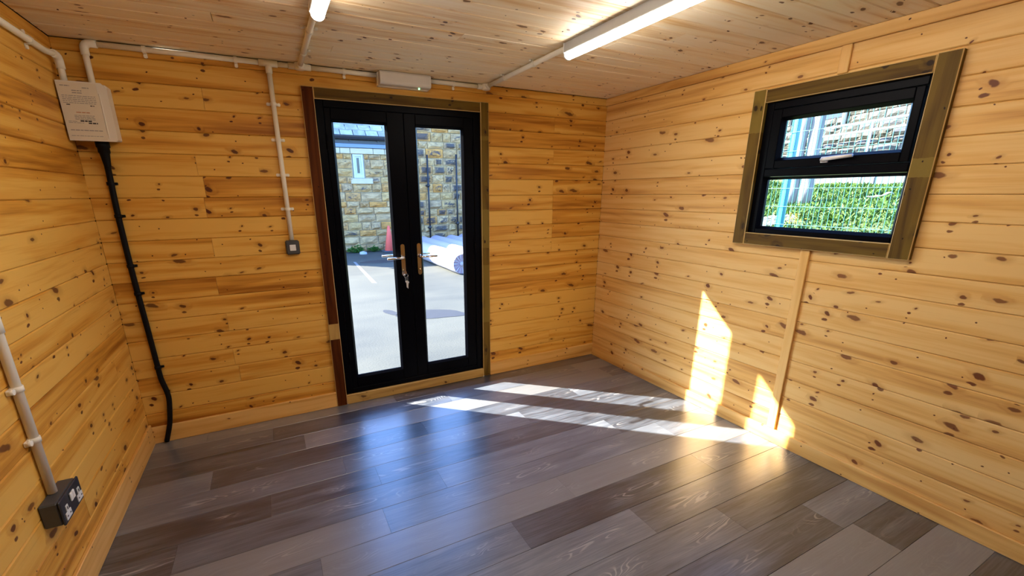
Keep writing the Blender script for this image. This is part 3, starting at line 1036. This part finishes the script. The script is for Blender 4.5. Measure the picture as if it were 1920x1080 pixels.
# ------------------------------------------------------------------ batten lights
def batten(x, y1, label):
    L = 1.55
    y0 = y1 - L
    e = tag(empty('batten_light', (x, (y0 + y1) / 2, H)), label, 'light', 'ceiling batten lights')
    on(e, MB().bbox(x - .030, x + .030, y0, y1, 2.203, H, .003).obj('housing', [GREY_MET]))
    pr = [(x - .026, 2.2035)] + [(x + .026 * math.cos(PI + PI * k / 14), 2.199 + .024 * math.sin(PI + PI * k / 14)) for k in range(15)] + [(x + .026, 2.2035)]
    on(e, MB().prism(pr, 1, y0 + .006, y1 - .006, smooth=True).obj('diffuser', [TUBE]), 'glowing white tube')
    pr2 = [(x + (a - x) * 1.05, 2.20 + (b - 2.20) * 1.06) for a, b in pr]
    for ya, yb in ((y0 - .003, y0 + .007), (y1 - .007, y1 + .003)):
        on(e, MB().prism([(x - .031, 2.25)] + [(x - .031, 2.204)] + pr2[1:-1] + [(x + .031, 2.204), (x + .031, 2.25)], 1, ya, yb).obj('end_cap', [WHITE_PL]))
    return e


batten(1.122, -1.0, 'left ceiling batten light, only its lit end in the picture')
batten(2.354, -1.0, 'right ceiling batten light, long lit tube running out of the picture')

# ------------------------------------------------------------------ outside: yard
GZ = -.2
yard = struct(MB().add([(-25, -20, GZ), (4.9, -20, GZ), (4.9, 0.2, GZ), (25, .2, GZ), (25, 30, GZ), (-25, 30, GZ)], [(0, 1, 2, 3, 4, 5)]).obj('ground_yard', [CONCRETE]))


def blob(cx, cy, rx, ry, seed, n=28, rot=0., z0=GZ, h=.004, amp=.25):
    rd = random.Random(seed)
    ph = [rd.uniform(0, 6.28) for _ in range(5)]
    pts = []
    for k in range(n):
        a = 2 * PI * k / n
        q = 1 + amp * sum(math.sin((j + 2) * a + ph[j]) / (j + 1.5) for j in range(5)) * .6
        u, v = rx * q * math.cos(a), ry * q * math.sin(a)
        pts.append((cx + u * math.cos(rot) - v * math.sin(rot), cy + u * math.sin(rot) + v * math.cos(rot)))
    return MB().prism(pts, 2, z0, z0 + h)


o = blob(2.80, 2.80, .46, .26, 3, rot=-.35, amp=.22).obj('wet_patch', [WET], yard)
o = blob(2.30, 3.15, .08, .2, 5, rot=.3).obj('wet_patch', [WET], yard)
o = blob(3.3, 8.4, .42, .3, 8).obj('wet_patch', [WET], yard)
MB().prism([(2.52, 5.55), (2.60, 5.5), (2.735, 8.6), (2.675, 8.65)], 2, GZ, GZ + .003).obj('painted_line', [ROADPAINT], yard)

# stone meshes shared by all the masonry: unit boxes with a rough rock face (front towards -y)
ROCKS = []
for s_ in range(14):
    rd = random.Random(100 + s_)
    nx, nz = 4, 3
    m = MB()
    vs = []
    for j in range(nz + 1):
        for i in range(nx + 1):
            edge = i in (0, nx) or j in (0, nz)
            vs.append((-.5 + i / nx + (0 if edge else rd.uniform(-.06, .06)), (-.5 if not edge else -.30) - (rd.uniform(0, .55) if not edge else 0), -.5 + j / nz + (0 if edge else rd.uniform(-.06, .06))))
    fs = [(j * (nx + 1) + i, j * (nx + 1) + i + 1, (j + 1) * (nx + 1) + i + 1, (j + 1) * (nx + 1) + i) for j in range(nz) for i in range(nx)]
    bk = len(vs)
    vs += [(-.5, .5, -.5), (.5, .5, -.5), (.5, .5, .5), (-.5, .5, .5)]
    rim = [list(range(0, nx + 1)), [j * (nx + 1) + nx for j in range(nz + 1)], [nz * (nx + 1) + i for i in range(nx, -1, -1)], [j * (nx + 1) for j in range(nz, -1, -1)]]
    for q in range(4):
        a, b = bk + q, bk + (q + 1) % 4
        fs.append(tuple([a, b] + rim[q][::-1]))
    m.add(vs, fs)
    ROCKS.append(m)
ROCKS_M = {}


def rocks(mat):
    if mat.name not in ROCKS_M:
        ROCKS_M[mat.name] = [m.mesh('stone', [mat]) for m in ROCKS]
    return ROCKS_M[mat.name]


def masonry(parent, x0, x1, z0, z1, y, mat, rows, wlo, whi, depth=.12, skip=(), seed=0):
    """coursed rubble facing -y in the parent's frame; skip = rectangles left open"""
    rd = random.Random(seed)
    meshes = rocks(mat)
    z = z0
    while z < z1 - .06:
        h = rd.uniform(*rows)
        if z + h > z1 - .08:
            h = z1 - z
        x = x0 + rd.uniform(-.2, 0)
        while x < x1 - .05:
            w = rd.uniform(wlo, whi)
            if x + w > x1 - .12:
                w = x1 - x
            xa, xb = max(x, x0), x + w
            segs = [(xa, xb)]
            for sx0, sx1, sz0, sz1 in skip:
                if z + h > sz0 + .02 and z < sz1 - .02:
                    ns = []
                    for a, b in segs:
                        if b <= sx0 or a >= sx1:
                            ns.append((a, b))
                        else:
                            if a < sx0: ns.append((a, sx0))
                            if b > sx1: ns.append((sx1, b))
                    segs = ns
            for a, b in segs:
                if b - a > .04:
                    link('stone', rd.choice(meshes), parent, Matrix.Translation((((a + b) / 2), y + depth / 2 - .03, z + h / 2)) @ Matrix.Diagonal((b - a - .016, depth, h - .016, 1)))
            x += w
        z += h


D = 10.78
bld = tag(empty('stone_outbuilding', (3.0, D, GZ)), 'low buff sandstone building with slate roof and small white window beyond the yard', 'building')
LX0, LX1, EV = -.6, 4.62, 2.78


def inb(o):
    o.parent = bld
    o.matrix_parent_inverse = bld.matrix_basis.inverted()
    return o


wx0, wx1, wz0, wz1 = 3.26, 3.58, 1.955, 2.62       # small window
m = MB().box(LX0, wx0, D + .03, D + .35, GZ, 3.0).box(wx1, LX1, D + .03, D + .35, GZ, 3.0).box(wx0, wx1, D + .03, D + .35, GZ, wz0).box(wx0, wx1, D + .03, D + .35, wz1, 3.0).box(wx0, wx1, D + .2, D + .35, wz0, wz1).box(LX0, LX1, D + .35, D + 3.9, GZ, 3.0)
inb(m.obj('mortar', [MORTAR]))
ox, oy, oz = bld.location
masonry(bld, 1.4 - ox, LX1 - ox, GZ - oz, 2.62 - oz, D - oy, STONE_A, (.17, .27), .22, .62, skip=[(wx0 - .02 - ox, wx1 + .02 - ox, wz0 - .17 - oz, 2.9 - oz)], seed=4)
masonry(bld, LX0 - ox, 1.4 - ox, GZ - oz, 2.62 - oz, D - oy, STONE_A, (.26, .34), .5, .9, seed=5)
xs = LX0
for w_ in (.5, .62, .55, .6, .7, .56, .28, .66, .34, .41):                              # dressed course under the eaves
    if xs + w_ > LX1:
        w_ = LX1 - xs
    inb(MB().bbox(xs + .006, xs + w_ - .006, D - .045, D + .06, 2.628, EV, .008).obj('dressed_stone', [DRESSED]))
    xs += w_
inb(MB().bbox(3.16, 3.80, D - .07, D + .10, 1.79, 1.945, .01).obj('window_sill', [DRESSED]))
wf = inb(ring(wx0 + .01, wx1 - .01, wz0, wz1, D + .0, D + .06, .06, .06, .10, .06, .006).obj('small_window', [FRAME_W]))
o = inb(MB().box(wx0 + .06, wx1 - .06, D + .03, D + .04, wz0 + .1, wz1 - .06).obj('pane', [FRAME_W]))
o = inb(MB().box(3.385, 3.455, D + .022, D + .03, wz0 + .14, wz1 - .10).obj('window_slit', [DARK_PANE]))
inb(MB().bbox(LX0, LX1, D - .08, D + .02, EV + .01, EV + .115, .006).obj('fascia', [FASCIA]))
g = [(D - .16 + .095 * math.cos(PI + PI * k / 8), 3.10 + .105 * math.sin(PI + PI * k / 8)) for k in range(9)]
gi = [(a + (D - .16 - a) * .12, b + .008) for a, b in g]
inb(MB().prism(g + [(q[0], max(q[1], 3.01)) for q in gi[::-1]], 0, LX0 - .05, LX1, smooth=False).obj('gutter', [GUTTER]))
for x in (1.6, 2.4, 3.2, 4.0):
    inb(MB().box(x, x + .03, D - .12, D + .0, 2.965, 3.0).obj('gutter_bracket', [GUTTER]))
inb(MB().box(LX0, LX1, D - .07, D + .3, 2.90, 2.995).obj('soffit', [GUTTER]))
pitch = math.radians(44)
tile = MB().bbox(-.168, .168, -.19, .19, -.013, .013, .003).mesh('roof_slate', [SLATE])
for r_ in range(9):
    for c_ in range(15):
        x = LX0 + .18 + c_ * .356 + (.178 if r_ % 2 else 0)
        if x > LX1 - .15:
            continue
        s_ = .12 + r_ * .235
        inb(link('roof_slate', tile, None, Matrix.Translation((x, D - .15 + s_ * math.cos(pitch), 3.145 + s_ * math.sin(pitch))) @ Matrix.Rotation(pitch - .055, 4, 'X') @ Matrix.Rotation(random.uniform(-.008, .008), 4, 'Z')))
yr, zr = D + 1.85, 3.07 + 1.97 * math.tan(pitch)
inb(MB().prism([(D - .12, 3.07), (yr, zr), (2 * yr - D + .12, 3.07)], 0, LX0, LX1).obj('roof_deck', [GUTTER]))

gab = tag(empty('stone_gable', (6.2, D, GZ)), 'taller soot-darkened sandstone wall seen through the right door leaf', 'building')
RX0, RX1, RT = 4.63, 8.3, 4.7
masonry(gab, RX0 - 6.2, RX1 - 6.2, 0, RT - GZ, 0, STONE_B, (.20, .29), .26, .62, depth=.12, seed=9)
MB().box(RX0 - 6.2, RX1 - 6.2, .03, .4, 0, RT - GZ).obj('mortar', [MORTAR], gab)
MB().bbox(RX0 - 6.25, RX1 - 6.15, -.10, .45, RT - GZ, RT - GZ + .12, .02).obj('coping', [DRESSED], gab)
for x, zt, zb, lab in ((5.50, 2.66, -.05, 'left one of two thin black upright pipes on the dark stone wall'), (6.47, 2.70, -.05, 'right one of two thin black upright pipes on the dark stone wall')):
    e = tag(empty('wall_pipe', (x, D - .13, GZ)), lab, 'pipe')
    on(e, MB().tube([(x, D - .13, GZ), (x, D - .13, zt)], .028, 10).obj('pipe', [PIPE_BLACK]))
    for z in ((1.75, .45) if x < 6 else (.55,)):
        on(e, MB().tube([(x, D - .13, z - .05), (x, D - .13, z + .05)], .044, 10).bbox(x - .07, x + .07, D - .12, D - .07, z - .02, z + .02, .004).obj('pipe_bracket', [PIPE_BLACK]))

# cone
cn = tag(empty('traffic_cone', (4.05, 10.25, GZ)), 'faded red traffic cone standing against the stone building', 'cone')
MB().lathe([(0, .78), (.030, .78), (.034, .765), (.155, .05), (.150, .045)][::-1], (0, 0, 0), 24).obj('cone_body', [CONE_RED], cn)
MB().bbox(-.22, .22, -.22, .22, 0, .045, .012).obj('cone_base', [CONE_BASE], cn)

# wrapped rolls
RR = .225


def roll(x, y0, y1, label, first=False):
    e = tag(empty('wrapped_roll', (x, y0, GZ)), label, 'roll', 'wrapped rolls lying in the yard')
    L = y1 - y0
    n = 40
    prof = [(RR - .012, .0), (RR, .03)] + [(RR + .004 * math.sin(k * 2.1), .03 + (L - .06) * k / 12) for k in range(1, 12)] + [(RR, L - .03), (RR - .012, L)]
    MB().lathe(prof, (0, 0, RR), n, axis='y').obj('wrap', [ROLL_WHITE], e)
    for ye, s_ in ((0., 1), (L, -1)):
        m = MB()
        vs = [(0, ye + .05 * s_, RR)]
        nn = 44
        for rr, dy in ((.055, .03), (RR - .012, 0)):
            for k in range(nn):
                a = 2 * PI * k / nn
                vs.append((rr * math.cos(a), ye + s_ * (dy + (.012 if k % 2 and rr > .1 else 0)), RR + rr * math.sin(a)))
        for k in range(nn):
            q = (1 + k, 1 + (k + 1) % nn, 1 + nn + (k + 1) % nn, 1 + nn + k)
            m.add([vs[i] for i in q], [(0, 1, 2, 3)] if s_ > 0 else [(3, 2, 1, 0)], 1 if (k % 3) else 0)
        m.add([vs[0]] + vs[1:nn + 1], [(0, 1 + (k + 1) % nn, 1 + k) if s_ > 0 else (0, 1 + k, 1 + (k + 1) % nn) for k in range(nn)], 0)
        m.obj('pleated_end', [ROLL_WHITE, ROLL_PURPLE], e)
    MB().lathe([(.0, -.012), (.045, -.012), (.05, .04)], (0, 0, RR), 20, axis='y').obj('core_plug', [ROLL_WHITE], e)
    return e


for i, (x, y0, y1, lab) in enumerate(((4.50, 5.62, 9.7, 'white wrapped roll lying nearest the line of the door, its pleated end showing'),
                                      (4.99, 5.9, 9.95, 'white wrapped roll lying second from the left of the row'),
                                      (5.47, 5.75, 10.1, 'white wrapped roll lying third from the left of the row'),
                                      (5.95, 6.0, 10.0, 'white wrapped roll lying fourth from the left of the row'),
                                      (6.43, 5.8, 10.15, 'white wrapped roll lying rightmost of the row'))):
    roll(x, y0, y1, lab)


# weeds and a rag by the foot of the building
def weed(loc, r, h, n, seed, label):
    rd = random.Random(seed)
    e = tag(empty('weed', loc), label, 'plant')
    m = MB()
    st = MB()
    for k in range(n):
        a, q = rd.uniform(0, 2 * PI), rd.random() ** .5
        bx, by = r * q * math.cos(a), r * .5 * q * math.sin(a)
        hz = h * (1 - .6 * q) * rd.uniform(.4, 1)
        l = rd.uniform(.05, .10); w = l * .45
        t = rd.uniform(0, 2 * PI); ca, sa = math.cos(t), math.sin(t)
        up = rd.uniform(-.03, .05)
        P = [(bx, by, hz), (bx + ca * l * .5 - sa * w, by + sa * l * .5 + ca * w, hz + up), (bx + ca * l, by + sa * l, hz + up * .4), (bx + ca * l * .5 + sa * w, by + sa * l * .5 - ca * w, hz + up)]
        m.add(P, [(0, 1, 2), (0, 2, 3)])
        if k % 5 == 0:
            st.tube([(bx * .3, by * .3, 0), (bx, by, hz)], .006, 5)
    m.obj('leaves', [LEAF], e)['kind'] = 'stuff'
    st.obj('stems', [LEAF], e)['kind'] = 'stuff'


weed((3.10, 10.52, GZ), .26, .26, 150, 1, 'green leafy weed at the foot of the stone building, the left larger clump')
weed((3.62, 10.52, GZ), .18, .20, 110, 2, 'green leafy weed at the foot of the stone building, the right smaller clump')
m = MB()
rd = random.Random(4)
n = 10
vs = [(0, 0, .09)] + [((.09 + .02 * rd.random()) * math.cos(2 * PI * k / n), (.07 + .02 * rd.random()) * math.sin(2 * PI * k / n), .05 + .02 * rd.random()) for k in range(n)] + \
     [(.11 * math.cos(2 * PI * k / n), .09 * math.sin(2 * PI * k / n), 0) for k in range(n)]
m.add(vs, [(0, 1 + k, 1 + (k + 1) % n) for k in range(n)] + [(1 + k, 1 + n + k, 1 + n + (k + 1) % n, 1 + (k + 1) % n) for k in range(n)], 0, True)
tag(m.obj('crumpled_rag', [LITTER], None, (3.22, 10.1, GZ)), 'small white crumpled rag on the ground in front of the weeds', 'rag')

# ------------------------------------------------------------------ outside: bank, fence, tree, boundary wall beyond the window
FX_ = 6.2


def bank_z(x, y):
    z = 1.0 + (x - 6.2) * .103 if x > 6.0 else (-.22 + (x - 4.6) / 1.4 * 1.2)
    z += .03 * math.sin(1.7 * x + .8 * y) * min(1, max(0, x - 5.5)) + .02 * math.sin(3.1 * y)
    e = min(1, max(0, (y - (1.3 + .66 * (x - 6.2))) / 1.3))       # the bank falls away to the yard on the far side
    e = e * e * (3 - 2 * e)
    return z * (1 - e) - .3 * e


xs = [4.6, 5.0, 5.4, 5.7, 6.0, 6.3] + [6.6 + .45 * i for i in range(24)]
ys = [-9 + .4 * i for i in range(45)]
m = MB()
m.add([(x, y_, bank_z(x, y_)) for x in xs for y_ in ys], [(i * len(ys) + j, (i + 1) * len(ys) + j, (i + 1) * len(ys) + j + 1, i * len(ys) + j + 1) for i in range(len(xs) - 1) for j in range(len(ys) - 1)], 0, True)
struct(m.obj('ground_bank', [SOIL]))
rd = random.Random(77)
m = MB()


def visible_gravel(x, y_):
    return (x - 7.0) ** 2 / .3 + (y_ - .75) ** 2 / .12 < 1


for i in range(52000):
    x = FX_ + .14 + 6.9 * rd.random() ** 1.25
    y_ = rd.uniform(-3.2, 6.2)
    if visible_gravel(x, y_) or y_ > 1.5 + .66 * (x - 6.2) or bank_z(x, y_) < .5 or x > 12.5 + .32 * (y_ - 2.7):
        continue
    if min((x - 9.44) ** 2 + (y_ - 1.815) ** 2, (x - 9.58) ** 2 + (y_ - 1.655) ** 2) < .03:
        continue
    if (x - 9.4) ** 2 + (y_ - .45) ** 2 < .03 or (x - 7.1) ** 2 + (y_ - .33) ** 2 < .02:
        continue
    patch = math.sin(2.3 * x + 1.1) * math.sin(2.9 * y_ + .4 * x)
    hgt = (.035 + .05 * rd.random() ** 2 + .02 * patch) * (1.0 if x < 9 else 1.2)
    w = rd.uniform(.008, .018)
    a = rd.uniform(0, PI); ca, sa = math.cos(a) * w, math.sin(a) * w
    lx, ly = rd.uniform(-.07, .07), rd.uniform(-.07, .07)
    z = bank_z(x, y_) - .01
    m.add([(x - ca, y_ - sa, z), (x + ca, y_ + sa, z), (x + lx * .5 + ca * .8, y_ + ly * .5 + sa * .8, z + hgt * .6), (x + lx, y_ + ly, z + hgt), (x + lx * .5 - ca * .8, y_ + ly * .5 - sa * .8, z + hgt * .6)], [(0, 1, 2, 4), (4, 2, 3)])
o = m.obj('grass', [GRASS]); o['kind'] = 'stuff'; o['label'] = 'bright green grass on the bank beyond the window'; o['category'] = 'grass'
m = MB()
for i in range(420):
    a, q = rd.uniform(0, 2 * PI), rd.random() ** .5
    x, y_ = 7.0 + .56 * q * math.cos(a), .75 + .36 * q * math.sin(a)
    s_ = rd.uniform(.012, .035)
    z = bank_z(x, y_)
    v = [(x + s_ * rd.uniform(.7, 1.2) * dx, y_ + s_ * rd.uniform(.7, 1.2) * dy, z + s_ * .6 * dz) for dx, dy, dz in ((1, 0, 0), (0, 1, 0), (-1, 0, 0), (0, -1, 0), (0, 0, 1.2))]
    m.add(v, [(0, 1, 4), (1, 2, 4), (2, 3, 4), (3, 0, 4)])
o = m.obj('gravel', [GRAVEL]); o['kind'] = 'stuff'; o['label'] = 'pale gravel patch at the foot of the mesh fence'; o['category'] = 'gravel'

fn = tag(empty('mesh_fence', (FX_, .05, bank_z(FX_, .05))), 'green welded mesh fence with teal posts outside the window', 'fence')
for py in (.05, -2.45):
    on(fn, MB().bbox(FX_ + .01, FX_ + .07, py - .03, py + .03, bank_z(FX_, py) - .1, 2.95, .004).obj('fence_post', [TEAL]))
m = MB()
yy = -2.42
while yy < .9:
    m.tube([(FX_, yy, .98), (FX_, yy, 2.9)], .0028, 4, cap=False)
    yy += .05
zz = 1.14
while zz < 2.9:
    m.tube([(FX_ - .006, -2.45, zz), (FX_ - .006, .9, zz)], .0034, 4, cap=False)
    zz += .2
o = on(fn, m.obj('wire_mesh', [WIRE])); o['kind'] = 'stuff'

tre = tag(empty('tree_trunk', (9.5, 1.73, bank_z(9.5, 1.73))), 'pale grey forked tree trunk on the grass bank beyond the fence', 'tree')


def trunk(base, top, r0, r1, seed, name):
    rd = random.Random(seed)
    b, t = Vector(base), Vector(top)
    pts, rs = [], []
    for k in range(9):
        f = k / 8
        pts.append(b.lerp(t, f) + Vector((rd.uniform(-.02, .02), rd.uniform(-.02, .02), 0)))
        rs.append((r0 + (r1 - r0) * f) * (1 + (.45 * (1 - f * 6) if f < .16 else 0)))
    on(tre, MB().tube(pts, rs, 14).obj(name, [BARK]))


trunk((9.44, 1.835, bank_z(9.44, 1.835) - .12), (9.46, 1.82, 4.2), .10, .095, 1, 'stem')
trunk((9.56, 1.66, bank_z(9.56, 1.66) - .08), (9.56, 1.65, 4.2), .10, .10, 2, 'stem')

bw = tag(empty('boundary_wall', (13.3, 2.7, 1.53)), 'long pale coursed stone wall at the top of the grass bank', 'wall')
ang = math.atan2(.951, .309)
bw.rotation_euler = (0, 0, ang + PI)         # local x runs along the wall, -y faces the cabin
HW = 1.69
masonry(bw, -2.9, 3.4, .10, HW, 0, STONE_C, (.15, .21), .28, .58, depth=.12, seed=21)
MB().box(-2.9, 3.4, .03, .4, 0, HW).obj('mortar', [MORTAR_B], bw)
MB().bbox(-2.95, 3.45, -.30, .05, -.05, .28, .02).obj('concrete_plinth', [plain('pale_concrete', (.10, .10, .097), .85, mottle=.15, mscale=8)], bw)
for x0_, x1_ in ((-1.16, -.62), (-2.2, -1.66)):
    wv = ring(x0_, x1_, HW, HW + .75, -.0, .08, .03, .03, .02, .05, .004).obj('far_window', [PIPE_BLACK], bw)
    MB().box(x0_ + .02, x1_ - .02, .03, .05, HW + .01, HW + .72).obj('pane', [DARK_PANE], wv)
masonry(bw, -1.66, -1.16, HW, HW + .75, 0, STONE_C, (.15, .21), .3, .5, depth=.12, seed=22)
masonry(bw, -.62, 3.4, HW, HW + .75, 0, STONE_C, (.15, .21), .30, .6, depth=.12, seed=23)
masonry(bw, -2.9, -2.2, HW, HW + .75, 0, STONE_C, (.15, .21), .30, .6, depth=.12, seed=24)
MB().box(-2.9, 3.4, .06, .4, HW, HW + .8).obj('mortar', [MORTAR_B], bw)
MB().bbox(-2.95, 3.45, -.06, .4, HW + .75, HW + .95, .01).obj('wall_head', [STONE_C], bw)
MB().tube([(-.47, -.09, 1.50), (-.47, -.09, HW + .75)], .045, 12).obj('downpipe', [FRAME_W], bw)
rl = tag(empty('guard_rail', (13.3, 2.7, bank_z(13.3, 2.7))), 'galvanised guard rail in front of the pale stone wall', 'railing')
rl.rotation_euler = bw.rotation_euler
rz = rl.location.z
for x in (-1.1, .70, 2.5):
    MB().tube([(x, -.55, -.3), (x, -.55, 2.93 - rz)], .024, 10).obj('rail_post', [GALV], rl)
for z in (2.93, 2.75):
    MB().tube([(-2.9, -.55, z - rz), (3.4, -.55, z - rz)], .028, 10).obj('rail', [GALV], rl)

m = MB()
for i in range(13):
    a, q = rd.uniform(0, 2 * PI), rd.random() ** .5
    x, y_ = .11 * q * math.cos(a), .09 * q * math.sin(a)
    hz = rd.uniform(.05, .13)
    m.lathe([(0, hz), (.017, hz + .006), (.013, hz - .004), (0, hz - .006)][::-1], (x, y_, 0), 7)
    m.tube([(x, y_, -.02), (x, y_, hz)], .002, 4, cap=False)
o = tag(m.obj('dandelion_clump', [YELLOW], None, (7.1, .33, bank_z(7.1, .33))), 'small clump of yellow flowers beside the teal fence post', 'flowers')
o['kind'] = 'stuff'
m = MB()
rd = random.Random(9)
vs = []
for j in range(4):
    for i in range(7):
        vs.append((-.15 + .05 * i + rd.uniform(-.01, .01), -.07 + .045 * j + rd.uniform(-.01, .01), .03 + rd.uniform(0, .05)))
fs = [(j * 7 + i, j * 7 + i + 1, (j + 1) * 7 + i + 1, (j + 1) * 7 + i) for j in range(3) for i in range(6)]
m.add(vs, fs)
ob = tag(m.obj('litter_sheet', [LITTER], None, (9.4, .45, bank_z(9.4, .45) + .06)), 'white scrap of sheet lying in the grass beyond the fence', 'litter')
ob.rotation_euler = (0, .25, PI / 2)
sm = ob.modifiers.new('thickness', 'SOLIDIFY'); sm.thickness = .006
